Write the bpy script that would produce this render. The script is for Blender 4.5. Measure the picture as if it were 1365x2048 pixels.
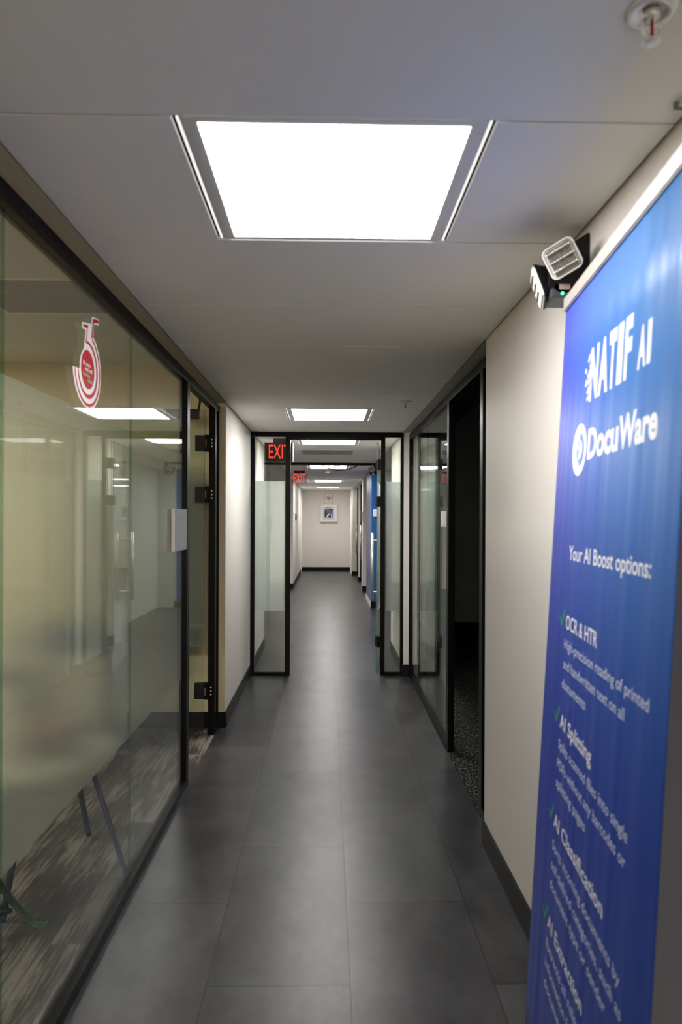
import bpy, bmesh, math, random
from mathutils import Vector, Matrix
random.seed(7)
sc = bpy.context.scene
for o in list(bpy.data.objects): bpy.data.objects.remove(o)

# ---------------------------------------------------------------- camera, exposure, light
F = 1365.33; EYE = 1.55
YAW = math.atan(27.5 / F); ROLL = 0.004
cam = bpy.data.cameras.new('camera'); camo = bpy.data.objects.new('camera', cam)
sc.collection.objects.link(camo); sc.camera = camo
cam.sensor_width = 36; cam.sensor_fit = 'AUTO'; cam.lens = 36 * F / 2048
cam.shift_y = 14 / 2048
cam.clip_start = 0.05; cam.clip_end = 100
camo.matrix_world = (Matrix.Translation((0, 0, EYE)) @ Matrix.Rotation(-YAW, 4, 'Z')
                     @ Matrix.Rotation(math.pi / 2, 4, 'X') @ Matrix.Rotation(ROLL, 4, 'Z'))
cam.dof.use_dof = True; cam.dof.focus_distance = 6.0; cam.dof.aperture_fstop = 3.6
sc.view_settings.view_transform = 'Standard'; sc.view_settings.look = 'None'
sc.view_settings.exposure = 0.0; sc.view_settings.gamma = 1.0
sc.view_settings.use_curve_mapping = False
PANEL = 27.5        # emission of the corridor's LED panels
# ceiling lamps of the room behind the left glass and of the open area past the portal
for nm, p, e, sz in (('room_lamp', (-3.55, 1.2, 2.66), 88, .7), ('room_lamp', (-2.9, 3.6, 2.66), 40, .6), ('area_lamp', (-2.9, 11.6, 2.38), 120, 1.0), ('lobby_fill', (-1.5, -5.6, 2.38), 240, 1.2), ('lobby_fill', (1.5, -5.6, 2.38), 240, 1.2)):  # lobby lamps: unseen, added behind the camera to brighten the ceiling
    l_ = bpy.data.lights.new(nm, 'AREA'); l_.size = sz; l_.energy = e; l_.color = (1.0, .95, .86)
    lo_ = bpy.data.objects.new(nm, l_); sc.collection.objects.link(lo_); lo_.location = p
w = bpy.data.worlds.new('world'); sc.world = w; w.use_nodes = True
w.node_tree.nodes['Background'].inputs[0].default_value = (0.5, 0.55, 0.6, 1)
w.node_tree.nodes['Background'].inputs[1].default_value = 0.01
try:
    sc.cycles.use_denoising = True; sc.cycles.denoiser = 'OPENIMAGEDENOISE'
    sc.cycles.max_bounces = 14; sc.cycles.diffuse_bounces = 5; sc.cycles.glossy_bounces = 6
    sc.cycles.transparent_max_bounces = 24; sc.cycles.transmission_bounces = 8
    sc.cycles.sample_clamp_indirect = 6.0; sc.cycles.blur_glossy = 0.3
    sc.cycles.caustics_reflective = False; sc.cycles.caustics_refractive = False
except Exception: pass

# ---------------------------------------------------------------- materials
def srgb(r, g, b):
    f = lambda c: (c / 255) / 12.92 if c / 255 <= .04045 else ((c / 255 + .055) / 1.055) ** 2.4
    return (f(r), f(g), f(b), 1)
def mat(name, col, rough=.5, metal=0., spec=.5, bump=0., bscale=200., vary=0., vscale=3., emit=None, es=0.):
    m = bpy.data.materials.new(name); m.use_nodes = True
    nt = m.node_tree; b = nt.nodes['Principled BSDF']
    b.inputs['Base Color'].default_value = tuple(col[:3]) + (1,)
    b.inputs['Roughness'].default_value = rough; b.inputs['Metallic'].default_value = metal
    b.inputs['Specular IOR Level'].default_value = spec
    tc = nt.nodes.new('ShaderNodeTexCoord')
    if vary:
        n = nt.nodes.new('ShaderNodeTexNoise'); n.inputs['Scale'].default_value = vscale; n.inputs['Detail'].default_value = 5
        nt.links.new(tc.outputs['Object'], n.inputs['Vector'])
        r = nt.nodes.new('ShaderNodeMapRange'); r.inputs[1].default_value = .3; r.inputs[2].default_value = .7
        r.inputs[3].default_value = 1 - vary; r.inputs[4].default_value = 1 + vary
        nt.links.new(n.outputs['Fac'], r.inputs[0])
        x = nt.nodes.new('ShaderNodeVectorMath'); x.operation = 'SCALE'; x.inputs[0].default_value = col[:3]
        nt.links.new(r.outputs[0], x.inputs['Scale']); nt.links.new(x.outputs[0], b.inputs['Base Color'])
    if bump:
        n = nt.nodes.new('ShaderNodeTexNoise'); n.inputs['Scale'].default_value = bscale; n.inputs['Detail'].default_value = 3
        nt.links.new(tc.outputs['Object'], n.inputs['Vector'])
        bp = nt.nodes.new('ShaderNodeBump'); bp.inputs['Strength'].default_value = bump; bp.inputs['Distance'].default_value = .002
        nt.links.new(n.outputs['Fac'], bp.inputs['Height']); nt.links.new(bp.outputs[0], b.inputs['Normal'])
    if emit:
        b.inputs['Emission Color'].default_value = tuple(emit[:3]) + (1,); b.inputs['Emission Strength'].default_value = es
    return m
def emis(name, col, s):
    m = bpy.data.materials.new(name); m.use_nodes = True; nt = m.node_tree; nt.nodes.clear()
    e = nt.nodes.new('ShaderNodeEmission'); o = nt.nodes.new('ShaderNodeOutputMaterial')
    e.inputs[0].default_value = tuple(col[:3]) + (1,); e.inputs[1].default_value = s
    nt.links.new(e.outputs[0], o.inputs[0]); return m
def glass(name, tint, gain=1.0, rough=0.0):
    """thin architectural glass: straight through, with a mirror reflection by Fresnel (the same from both sides)"""
    m = bpy.data.materials.new(name); m.use_nodes = True; nt = m.node_tree; nt.nodes.clear(); N = nt.nodes.new; L = nt.links.new
    g = N('ShaderNodeNewGeometry'); mr = N('ShaderNodeMapRange'); mr.inputs[3].default_value = 1.5; mr.inputs[4].default_value = 1 / 1.5
    L(g.outputs['Backfacing'], mr.inputs[0])
    fr = N('ShaderNodeFresnel'); L(mr.outputs[0], fr.inputs['IOR'])
    mu = N('ShaderNodeMath'); mu.operation = 'MULTIPLY'; mu.use_clamp = True; mu.inputs[1].default_value = gain; L(fr.outputs[0], mu.inputs[0])
    t = N('ShaderNodeBsdfTransparent'); t.inputs[0].default_value = tuple(tint) + (1,)
    gl = N('ShaderNodeBsdfGlossy'); gl.inputs['Roughness'].default_value = rough; gl.inputs[0].default_value = (1, 1, 1, 1)
    mx = N('ShaderNodeMixShader'); L(mu.outputs[0], mx.inputs[0]); L(t.outputs[0], mx.inputs[1]); L(gl.outputs[0], mx.inputs[2])
    o = N('ShaderNodeOutputMaterial'); L(mx.outputs[0], o.inputs[0]); return m
def film(name, col, rough=.42, diff=.35):
    m = bpy.data.materials.new(name); m.use_nodes = True; nt = m.node_tree; nt.nodes.clear(); N = nt.nodes.new; L = nt.links.new
    r = N('ShaderNodeBsdfRefraction'); r.inputs['Color'].default_value = tuple(col) + (1,); r.inputs['Roughness'].default_value = rough; r.inputs['IOR'].default_value = 1.3
    d = N('ShaderNodeBsdfDiffuse'); d.inputs[0].default_value = tuple(col) + (1,)
    tl = N('ShaderNodeBsdfTranslucent'); tl.inputs[0].default_value = tuple(col) + (1,)
    m1 = N('ShaderNodeMixShader'); m1.inputs[0].default_value = .5; L(d.outputs[0], m1.inputs[1]); L(tl.outputs[0], m1.inputs[2])
    m2 = N('ShaderNodeMixShader'); m2.inputs[0].default_value = diff; L(r.outputs[0], m2.inputs[1]); L(m1.outputs[0], m2.inputs[2])
    o = N('ShaderNodeOutputMaterial'); L(m2.outputs[0], o.inputs[0]); return m

M = {}
M['wall'] = mat('wall_paint', (.77, .73, .68), .52, spec=.22, bump=.06, bscale=350)
M['wall_room'] = mat('ochre_cream_paint', (.70, .60, .385), .6, bump=.05)
M['blue'] = mat('blue_paint', (.004, .10, .34), .45, bump=.05)
M['periwinkle'] = mat('periwinkle_paint', (.10, .14, .33), .4, bump=.05)
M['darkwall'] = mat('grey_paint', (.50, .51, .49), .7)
M['ceil'] = mat('ceiling_metal', (.955, .94, .915), .55, spec=.3, bump=.25, bscale=900)
M['ceilroom'] = mat('room_ceiling_paint', (.66, .65, .60), .7)
M['margin'] = mat('beige_margin', (.52, .46, .33), .7)
M['black'] = mat('black_aluminium', (.004, .0037, .0035), .36, spec=.10)
M['blackmatte'] = mat('black_plastic', (.007, .007, .0075), .5, spec=.25)
M['baseb'] = mat('black_rubber_base', (.007, .007, .0075), .42, spec=.15, bump=.05)
M['steel'] = mat('brushed_steel', (.62, .60, .56), .3, metal=.9)
M['champagne'] = mat('satin_nickel', (.66, .62, .52), .32, metal=.75)
M['white'] = mat('white_plastic', (.80, .79, .77), .45)
M['whitemetal'] = mat('white_enamel', (.62, .61, .60), .4)
M['frame'] = mat('light_frame_grey', (.78, .77, .76), .5)
M['silver'] = mat('anodised_silver', (.50, .475, .44), .38, metal=.35)
M['lit'] = emis('led_panel', (1.0, .975, .95), PANEL)
M['edge_glow'] = emis('glowing_tile_edge', (1.0, .96, .92), 1.1)  # emission stands in for panel light caught on the tile edges
M['glass'] = glass('clear_glass', (.95, .97, .945), .85)
M['glassdoor'] = glass('door_glass', (.93, .965, .94), 1.0)
M['edge'] = mat('green_glass_edge', (.10, .20, .15), .2)
M['joint'] = glass('polished_glass_joint', (.70, .82, .76), 1.0)
M['film'] = film('frosted_film_olive', (.92, .94, .90), .22, .18)
M['film3'] = film('frosted_film_teal', (.66, .84, .80), .25, .16)
M['film2'] = film('frosted_film_pale', (.94, .97, .97), .30, .55)
M['red'] = emis('exit_red_led', (1.0, .055, .035), 1.25)
M['led'] = emis('green_led', (.05, 1.0, .35), 6.0)
M['paper'] = mat('printed_paper', (.52, .51, .55), .6)
M['stickw'] = mat('sticker_white', (.74, .73, .72), .5)
M['stickr'] = mat('sticker_red', (.42, .012, .02), .5)
M['stickg'] = mat('sticker_green', (.25, .55, .25), .5)
M['navy'] = mat('navy_lacquer', (.008, .018, .075), .35)
M['navyfab'] = mat('navy_fabric', (.02, .07, .13), .8)
M['cream'] = mat('cream_upholstery', (.88, .82, .66), .8)
M['rose'] = mat('dusty_rose_upholstery', (.55, .30, .25), .8)
M['green'] = mat('dark_green_lacquer', (.006, .05, .016), .35)
M['perfor'] = mat('vent_grey', (.16, .17, .15), .6)
M['lens'] = mat('reflector_chrome', (.58, .565, .54), .4, metal=.1, bump=.5, bscale=140)
M['redp'] = mat('aed_red', (.55, .02, .02), .5)
M['maroon'] = mat('aed_maroon', (.30, .02, .03), .5)
M['orange'] = mat('bolt_orange', (.8, .35, .05), .5)
M['bagblue'] = mat('bag_blue', (.06, .12, .21), .5)
M['dark'] = mat('dark_interior', (.01, .013, .02), .5)
M['txt'] = mat('banner_white_ink', (.78, .78, .80), .45)
M['txt2'] = mat('banner_soft_ink', (.60, .62, .72), .45)
M['chk'] = mat('banner_green_ink', (.02, .36, .07), .45)
M['line'] = mat('banner_line_ink', (.17, .30, .66), .4)
M['acrylic'] = glass('edge_lit_acrylic', (.80, .78, .80), 1.0)
M['brass'] = mat('screw_brass', (.7, .55, .35), .3, metal=.8)
M['chrome'] = mat('pale_chrome', (.80, .79, .77), .3, metal=.35)
M['bulb'] = mat('red_bulb', (.35, .02, .02), .2)

def floor_mat():
    m = bpy.data.materials.new('slate_vinyl_tile'); m.use_nodes = True; nt = m.node_tree; N = nt.nodes.new; L = nt.links.new
    b = nt.nodes['Principled BSDF']; g = N('ShaderNodeNewGeometry'); s = N('ShaderNodeSeparateXYZ'); L(g.outputs['Position'], s.inputs[0])
    def mth(op, a, c=None, d=None):
        n = N('ShaderNodeMath'); n.operation = op
        for i, v in enumerate((a, c, d)):
            if v is None: continue
            if isinstance(v, (int, float)): n.inputs[i].default_value = v
            else: L(v, n.inputs[i])
        return n.outputs[0]
    u = mth('DIVIDE', mth('SUBTRACT', s.outputs[0], .084), .479)
    iu = mth('FLOOR', u); fu = mth('FRACT', u)
    par = mth('MODULO', mth('ADD', iu, 100), 2)          # column parity: 0 = right of the centre seam
    off = mth('MULTIPLY_ADD', par, .466, 2.758)
    v = mth('DIVIDE', mth('SUBTRACT', s.outputs[1], off), .957)
    iv = mth('FLOOR', v); fv = mth('FRACT', v)
    du = mth('MULTIPLY', mth('MINIMUM', fu, mth('SUBTRACT', 1, fu)), .479)
    dv = mth('MULTIPLY', mth('MINIMUM', fv, mth('SUBTRACT', 1, fv)), .957)
    d = mth('MINIMUM', du, dv)
    ss = N('ShaderNodeMapRange'); ss.interpolation_type = 'SMOOTHSTEP'; L(d, ss.inputs[0]); ss.inputs[1].default_value = 0; ss.inputs[2].default_value = .0042
    wn = N('ShaderNodeTexWhiteNoise'); cmb = N('ShaderNodeCombineXYZ'); L(iu, cmb.inputs[0]); L(iv, cmb.inputs[1]); L(cmb.outputs[0], wn.inputs[0])
    mp = N('ShaderNodeMapping'); mp.inputs['Scale'].default_value = (1, .55, 1); L(g.outputs['Position'], mp.inputs[0])
    n1 = N('ShaderNodeTexNoise'); n1.inputs['Scale'].default_value = 4.5; n1.inputs['Detail'].default_value = 8; n1.inputs['Roughness'].default_value = .68; L(mp.outputs[0], n1.inputs['Vector'])
    add = mth('ADD', mth('MULTIPLY', n1.outputs['Fac'], .62), mth('MULTIPLY', wn.outputs[0], .14))
    cr = N('ShaderNodeValToRGB'); L(add, cr.inputs[0])
    cr.color_ramp.elements[0].position = .26; cr.color_ramp.elements[0].color = (.018, .0178, .0195, 1)
    cr.color_ramp.elements[1].position = .56; cr.color_ramp.elements[1].color = (.070, .069, .074, 1)
    mx = N('ShaderNodeMix'); mx.data_type = 'RGBA'; L(ss.outputs[0], mx.inputs[0]); mx.inputs[6].default_value = (.004, .004, .004, 1); L(cr.outputs[0], mx.inputs[7])
    L(mx.outputs[2], b.inputs['Base Color'])
    b.inputs['Roughness'].default_value = .32; b.inputs['Specular IOR Level'].default_value = .38
    mp2 = N('ShaderNodeMapping'); mp2.inputs['Scale'].default_value = (380, 60, 1); L(g.outputs['Position'], mp2.inputs[0])
    n2 = N('ShaderNodeTexNoise'); n2.inputs['Scale'].default_value = 1; n2.inputs['Detail'].default_value = 3; L(mp2.outputs[0], n2.inputs['Vector'])
    h = mth('ADD', mth('MULTIPLY', n2.outputs['Fac'], .5), mth('MULTIPLY', ss.outputs[0], 1.2))
    bp = N('ShaderNodeBump'); bp.inputs['Strength'].default_value = .25; bp.inputs['Distance'].default_value = .0004; L(h, bp.inputs['Height']); L(bp.outputs[0], b.inputs['Normal'])
    return m
def carpet_mat(name, dark, light, scale, fleck=False):
    m = bpy.data.materials.new(name); m.use_nodes = True; nt = m.node_tree; N = nt.nodes.new; L = nt.links.new
    b = nt.nodes['Principled BSDF']; b.inputs['Roughness'].default_value = .95; b.inputs['Specular IOR Level'].default_value = .1
    g = N('ShaderNodeNewGeometry'); mp = N('ShaderNodeMapping'); mp.inputs['Scale'].default_value = scale; L(g.outputs['Position'], mp.inputs[0])
    if fleck:
        n = N('ShaderNodeTexNoise'); n.inputs['Scale'].default_value = 1; n.inputs['Detail'].default_value = 6; n.inputs['Roughness'].default_value = .8; L(mp.outputs[0], n.inputs['Vector'])
        f1 = n.outputs['Fac']; lo, hi = .54, .62
    else:
        # carpet planks: strokes that run lengthwise, broken up by every tile
        s = N('ShaderNodeSeparateXYZ'); L(g.outputs['Position'], s.inputs[0])
        br = N('ShaderNodeTexBrick'); cmb0 = N('ShaderNodeCombineXYZ'); L(s.outputs[1], cmb0.inputs[0]); L(s.outputs[0], cmb0.inputs[1]); L(cmb0.outputs[0], br.inputs['Vector'])
        br.inputs['Scale'].default_value = 1; br.inputs['Brick Width'].default_value = 1.0; br.inputs['Row Height'].default_value = .25
        br.inputs['Mortar Size'].default_value = .0; br.inputs['Color1'].default_value = (0, 0, 0, 1); br.inputs['Color2'].default_value = (1, 1, 1, 1)
        sh = N('ShaderNodeVectorMath'); sh.operation = 'SCALE'; L(br.outputs['Color'], sh.inputs[0]); sh.inputs['Scale'].default_value = 37
        ad = N('ShaderNodeVectorMath'); L(mp.outputs[0], ad.inputs[0]); L(sh.outputs[0], ad.inputs[1])
        n = N('ShaderNodeTexNoise'); n.inputs['Scale'].default_value = 1; n.inputs['Detail'].default_value = 9; n.inputs['Roughness'].default_value = .72; n.inputs['Distortion'].default_value = .5; L(ad.outputs[0], n.inputs['Vector'])
        pn = N('ShaderNodeTexNoise'); pn.inputs['Scale'].default_value = 1; pn.inputs['Detail'].default_value = 2
        pm = N('ShaderNodeVectorMath'); pm.operation = 'MULTIPLY'; L(ad.outputs[0], pm.inputs[0]); pm.inputs[1].default_value = (.12, .7, 1); L(pm.outputs[0], pn.inputs['Vector'])
        ma = N('ShaderNodeMath'); ma.operation = 'MULTIPLY_ADD'; L(pn.outputs['Fac'], ma.inputs[0]); ma.inputs[1].default_value = .75; L(n.outputs['Fac'], ma.inputs[2])
        f1 = ma.outputs[0]; lo, hi = .84, 1.02
    r = N('ShaderNodeValToRGB'); L(f1, r.inputs[0]); r.color_ramp.elements[0].position = lo; r.color_ramp.elements[1].position = hi
    r.color_ramp.elements[0].color = dark + (1,); r.color_ramp.elements[1].color = light + (1,)
    n3 = N('ShaderNodeTexNoise'); n3.inputs['Scale'].default_value = 420; L(g.outputs['Position'], n3.inputs['Vector'])
    mr = N('ShaderNodeMapRange'); L(n3.outputs['Fac'], mr.inputs[0]); mr.inputs[3].default_value = .6; mr.inputs[4].default_value = 1.4
    v = N('ShaderNodeVectorMath'); v.operation = 'SCALE'; L(r.outputs[0], v.inputs[0]); L(mr.outputs[0], v.inputs['Scale']); L(v.outputs[0], b.inputs['Base Color'])
    bp = N('ShaderNodeBump'); bp.inputs['Strength'].default_value = .5; bp.inputs['Distance'].default_value = .003; L(n3.outputs['Fac'], bp.inputs['Height']); L(bp.outputs[0], b.inputs['Normal'])
    return m
M['floor'] = floor_mat()
M['carpet'] = carpet_mat('streaked_carpet', (.052, .046, .043), (.20, .18, .155), (62, 3.4, 1))
M['carpet2'] = carpet_mat('flecked_black_carpet', (.012, .012, .012), (.42, .40, .36), (95, 45, 1), True)
def ripple(nt, b, strength=1.0):
    """the slight vertical ripples of a hanging vinyl sheet, measured across the sheet"""
    N = nt.nodes.new; L = nt.links.new
    g = N('ShaderNodeNewGeometry'); d = N('ShaderNodeVectorMath'); d.operation = 'DOT_PRODUCT'; L(g.outputs['Position'], d.inputs[0]); d.inputs[1].default_value = (-.102, -.995, 0)
    s = N('ShaderNodeSeparateXYZ'); L(g.outputs['Position'], s.inputs[0])
    c = N('ShaderNodeCombineXYZ'); L(d.outputs['Value'], c.inputs[0]); L(s.outputs[2], c.inputs[1])
    mp = N('ShaderNodeMapping'); mp.inputs['Scale'].default_value = (11, .55, 1); L(c.outputs[0], mp.inputs[0])
    n = N('ShaderNodeTexNoise'); n.inputs['Scale'].default_value = 1; n.inputs['Detail'].default_value = 1.5; L(mp.outputs[0], n.inputs['Vector'])
    bp = N('ShaderNodeBump'); bp.inputs['Strength'].default_value = strength; bp.inputs['Distance'].default_value = .009
    L(n.outputs['Fac'], bp.inputs['Height']); L(bp.outputs[0], b.inputs['Normal'])
def banner_mat():
    m = bpy.data.materials.new('banner_print'); m.use_nodes = True; nt = m.node_tree; N = nt.nodes.new; L = nt.links.new
    b = nt.nodes['Principled BSDF']; b.inputs['Roughness'].default_value = .40; b.inputs['Specular IOR Level'].default_value = .38
    uv = N('ShaderNodeUVMap'); s = N('ShaderNodeSeparateXYZ'); L(uv.outputs[0], s.inputs[0])   # u 0..1 across, v 0..1 up
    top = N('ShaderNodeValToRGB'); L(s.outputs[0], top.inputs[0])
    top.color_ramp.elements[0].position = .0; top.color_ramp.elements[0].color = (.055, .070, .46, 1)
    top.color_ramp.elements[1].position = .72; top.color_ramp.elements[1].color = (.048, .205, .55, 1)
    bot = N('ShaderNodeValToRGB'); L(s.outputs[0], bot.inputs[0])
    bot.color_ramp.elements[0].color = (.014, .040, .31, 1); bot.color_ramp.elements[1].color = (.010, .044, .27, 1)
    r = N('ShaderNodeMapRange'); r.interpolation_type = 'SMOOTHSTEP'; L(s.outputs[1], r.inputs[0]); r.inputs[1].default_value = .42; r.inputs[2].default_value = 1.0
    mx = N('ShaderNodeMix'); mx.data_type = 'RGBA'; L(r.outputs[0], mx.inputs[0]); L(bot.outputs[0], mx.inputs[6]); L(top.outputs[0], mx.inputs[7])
    L(mx.outputs[2], b.inputs['Base Color']); ripple(nt, b); return m
M['banner'] = banner_mat()

# ---------------------------------------------------------------- helpers
col = sc.collection
class MB:
    def __init__(s): s.bm = bmesh.new()
    def box(s, x0, x1, y0, y1, z0, z1, bevel=0., mi=0):
        v = [s.bm.verts.new(p) for p in ((x0, y0, z0), (x1, y0, z0), (x1, y1, z0), (x0, y1, z0), (x0, y0, z1), (x1, y0, z1), (x1, y1, z1), (x0, y1, z1))]
        fs = [s.bm.faces.new([v[i] for i in q]) for q in ((3, 2, 1, 0), (4, 5, 6, 7), (0, 1, 5, 4), (1, 2, 6, 5), (2, 3, 7, 6), (3, 0, 4, 7))]
        for f in fs: f.material_index = mi
        if bevel: bmesh.ops.bevel(s.bm, geom=list({e for f in fs for e in f.edges}), offset=bevel, segments=2, affect='EDGES', profile=.7)
        return s
    def quad(s, *p, mi=0):
        f = s.bm.faces.new([s.bm.verts.new(q) for q in p]); f.material_index = mi; return s
    def cyl(s, a, b, r, r2=None, n=20, caps=True):
        a = Vector(a); b = Vector(b); d = b - a; q = d.to_track_quat('Z', 'Y').to_matrix().to_4x4(); r2 = r if r2 is None else r2
        bmesh.ops.create_cone(s.bm, cap_ends=caps, segments=n, radius1=r, radius2=r2, depth=d.length, matrix=Matrix.Translation((a + b) / 2) @ q); return s
    def lathe(s, prof, c, axis='Z', n=28):
        """prof: (radius, height) pairs turned about the axis through c"""
        ax = {'Z': Matrix.Identity(3), 'Y': Matrix.Rotation(-math.pi / 2, 3, 'X'), 'X': Matrix.Rotation(math.pi / 2, 3, 'Y')}[axis] if isinstance(axis, str) else Vector(axis).to_track_quat('Z', 'Y').to_matrix()
        rings = []
        for r, h in prof:
            if r < 1e-6: rings.append([s.bm.verts.new(Vector(c) + ax @ Vector((0, 0, h)))])
            else: rings.append([s.bm.verts.new(Vector(c) + ax @ Vector((r * math.cos(2 * math.pi * i / n), r * math.sin(2 * math.pi * i / n), h))) for i in range(n)])
        for A, B in zip(rings, rings[1:]):
            for i in range(n):
                j = (i + 1) % n
                if len(A) == 1 and len(B) == 1: continue
                if len(A) == 1: s.bm.faces.new((A[0], B[j], B[i]))
                elif len(B) == 1: s.bm.faces.new((A[i], A[j], B[0]))
                else: s.bm.faces.new((A[i], A[j], B[j], B[i]))
        for f in s.bm.faces: f.smooth = True
        return s
    def tube(s, pts, r, n=12, rz=None):
        """round (or flat, when rz is given) bar swept along pts"""
        pts = [Vector(p) for p in pts]; rings = []
        for i, p in enumerate(pts):
            t = (pts[min(i + 1, len(pts) - 1)] - pts[max(i - 1, 0)]).normalized()
            up = Vector((0, 0, 1)) if abs(t.z) < .95 else Vector((0, 1, 0))
            a = t.cross(up).normalized(); b = a.cross(t)
            rr = r[i] if isinstance(r, (list, tuple)) else r
            rings.append([s.bm.verts.new(p + a * rr * math.cos(2 * math.pi * k / n) + b * (rz or rr) * math.sin(2 * math.pi * k / n)) for k in range(n)])
        for A, B in zip(rings, rings[1:]):
            for k in range(n):
                f = s.bm.faces.new((A[k], A[(k + 1) % n], B[(k + 1) % n], B[k])); f.smooth = True
        s.bm.faces.new(rings[0][::-1]); s.bm.faces.new(rings[-1]); return s
    def prism(s, poly, fn, t0, t1):
        """poly of 2-D points; fn(u, v, t) -> 3-D"""
        n = len(poly); A = [s.bm.verts.new(fn(u, v, t0)) for u, v in poly]; B = [s.bm.verts.new(fn(u, v, t1)) for u, v in poly]
        s.bm.faces.new(A[::-1]); s.bm.faces.new(B)
        for i in range(n): s.bm.faces.new((A[i], A[(i + 1) % n], B[(i + 1) % n], B[i]))
        return s
    def ribbon(s, pts, w, fn, t):
        """a flat stroke of width w along 2-D pts"""
        L = []; R = []
        for i, p in enumerate(pts):
            a = Vector(pts[max(i - 1, 0)]); b = Vector(pts[min(i + 1, len(pts) - 1)]); d = (b - a).normalized(); n = Vector((-d.y, d.x))
            ww = w[i] if isinstance(w, (list, tuple)) else w
            L.append(s.bm.verts.new(fn(p[0] + n.x * ww / 2, p[1] + n.y * ww / 2, t))); R.append(s.bm.verts.new(fn(p[0] - n.x * ww / 2, p[1] - n.y * ww / 2, t)))
        for i in range(len(pts) - 1): s.bm.faces.new((L[i], L[i + 1], R[i + 1], R[i]))
        return s
    def build(s, name, m, parent=None, fix=True):
        me = bpy.data.meshes.new(name)
        if fix: bmesh.ops.recalc_face_normals(s.bm, faces=s.bm.faces)
        s.bm.to_mesh(me); s.bm.free()
        for k in (m if isinstance(m, (list, tuple)) else [m]): me.materials.append(k)
        o = bpy.data.objects.new(name, me); col.objects.link(o)
        if parent is not None:
            o.parent = parent
            if parent.type == 'EMPTY': o.matrix_parent_inverse = Matrix.Translation(parent.location).inverted()
        return o
def box(name, m, x0, x1, y0, y1, z0, z1, parent=None, bevel=0.): return MB().box(x0, x1, y0, y1, z0, z1, bevel).build(name, m, parent)
def struct(o): o['kind'] = 'structure'; return o
def empty(name, loc): 
    o = bpy.data.objects.new(name, None); o.location = loc; o.empty_display_size = .1; col.objects.link(o); return o
def thing(name, label, cat, loc, group=None):
    o = empty(name, loc); o['label'] = label; o['category'] = cat
    if group: o['group'] = group
    return o
def tag(o, label, cat, group=None):
    o['label'] = label; o['category'] = cat
    if group: o['group'] = group
    return o

def text_polys(body, bold=0.):
    cu = bpy.data.curves.new('t', 'FONT'); cu.body = body; cu.size = 1; cu.offset = bold; cu.resolution_u = 3
    o = bpy.data.objects.new('t', cu); col.objects.link(o)
    bpy.context.view_layer.update()
    me = bpy.data.meshes.new_from_object(o.evaluated_get(bpy.context.evaluated_depsgraph_get()))
    V = [(v.co.x, v.co.y) for v in me.vertices]; P = [tuple(p.vertices) for p in me.polygons]
    bpy.data.objects.remove(o); bpy.data.curves.remove(cu); bpy.data.meshes.remove(me)
    return V, P
CAP = None
def text_into(mb, body, u0, u1, base, cap, fn, t, bold=0.):
    """set the words from u0 to u1 on a baseline, capitals cap high"""
    global CAP
    if CAP is None:
        V, _ = text_polys('H'); CAP = max(v[1] for v in V)
    V, P = text_polys(body, bold); a = min(v[0] for v in V); b = max(v[0] for v in V)
    vs = [mb.bm.verts.new(fn(u0 + (x - a) / (b - a) * (u1 - u0), base + y / CAP * cap, t)) for x, y in V]
    for p in P:
        try: mb.bm.faces.new([vs[i] for i in p])
        except ValueError: pass

H = 2.408          # ceiling
WX = .757          # corridor half width
# ================================================================ SETTING
# floors
struct(MB().quad((-.803, -3, 0), (.803, -3, 0), (.803, 8.05, 0), (-.803, 8.05, 0)).quad((-5, 8.05, 0), (1.35, 8.05, 0), (1.35, 20.6, 0), (-5, 20.6, 0)).build('floor', M['floor']))
struct(MB().quad((-4.2, -3, 0), (-.803, -3, 0), (-.803, 5.1, 0), (-4.2, 5.1, 0)).build('floor', M['carpet']))
struct(MB().quad((.803, -3, 0), (4.2, -3, 0), (4.2, 8.05, 0), (.803, 8.05, 0)).quad((1.35, 8.05, 0), (4.2, 8.05, 0), (4.2, 9.6, 0), (1.35, 9.6, 0)).build('floor', M['carpet2']))

# light positions (x centre, y near edge)
LX = .013; LW = .593
LIGHTS = [(-2.35, 'behind the camera'), (1.480, 'nearest'), (5.325, 'mid'), (7.235, 'beyond'), (10.95, ''), (15.15, ''), (18.33, '')]
def tile_rows(y0, y1, start, step):
    ys = [y0]; y = start
    while y <= y0: y += step
    while y < y1 - .02: ys.append(y); y += step
    ys.append(y1); return ys
def ceil_tiles(mb, ys, x0, x1):
    g = .0038
    for a, b in zip(ys, ys[1:]):
        lt = [l for l, _ in LIGHTS if l > a - .06 and l + LW < b + .06]
        segs = [(x0, x1)] if not lt else [(x0, LX - .352), (LX + .352, x1)]
        for p, q in segs: mb.box(p, q, a + g, b - g, H, H + .012, .0012)
mb = MB()
ceil_tiles(mb, tile_rows(-3, 10.42, 1.4645 - .6435 * 8, .6435), -WX + .007, WX - .007)
ys = [10.50, 10.925, 11.565, 12.21, 12.85, 13.49, 14.13, 14.77, 15.125, 15.765, 16.4, 17.04, 17.68, 18.305, 18.945, 19.6, 20.45]
ceil_tiles(mb, ys, -WX + .007, WX - .007)
struct(mb.build('ceiling', M['ceil']))
struct(box('ceiling', M['blackmatte'], -.9, 1.3, -3, 20.6, H + .12, H + .14))          # slab above the tiles
struct(box('ceiling', M['ceilroom'], -5, -.757, 8.2, 15.15, H, H + .02))
struct(box('ceiling', M['ceilroom'], .757, 1.3, 8.05, 20.5, H, H + .02))
struct(box('ceiling', M['ceilroom'], -4.2, -.88, -3, 5.1, 2.69, 2.72))
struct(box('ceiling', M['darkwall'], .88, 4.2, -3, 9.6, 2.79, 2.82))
struct(box('trim_1', M['margin'], -.87, -WX, -3, 5.10, H, H + .03))
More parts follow.
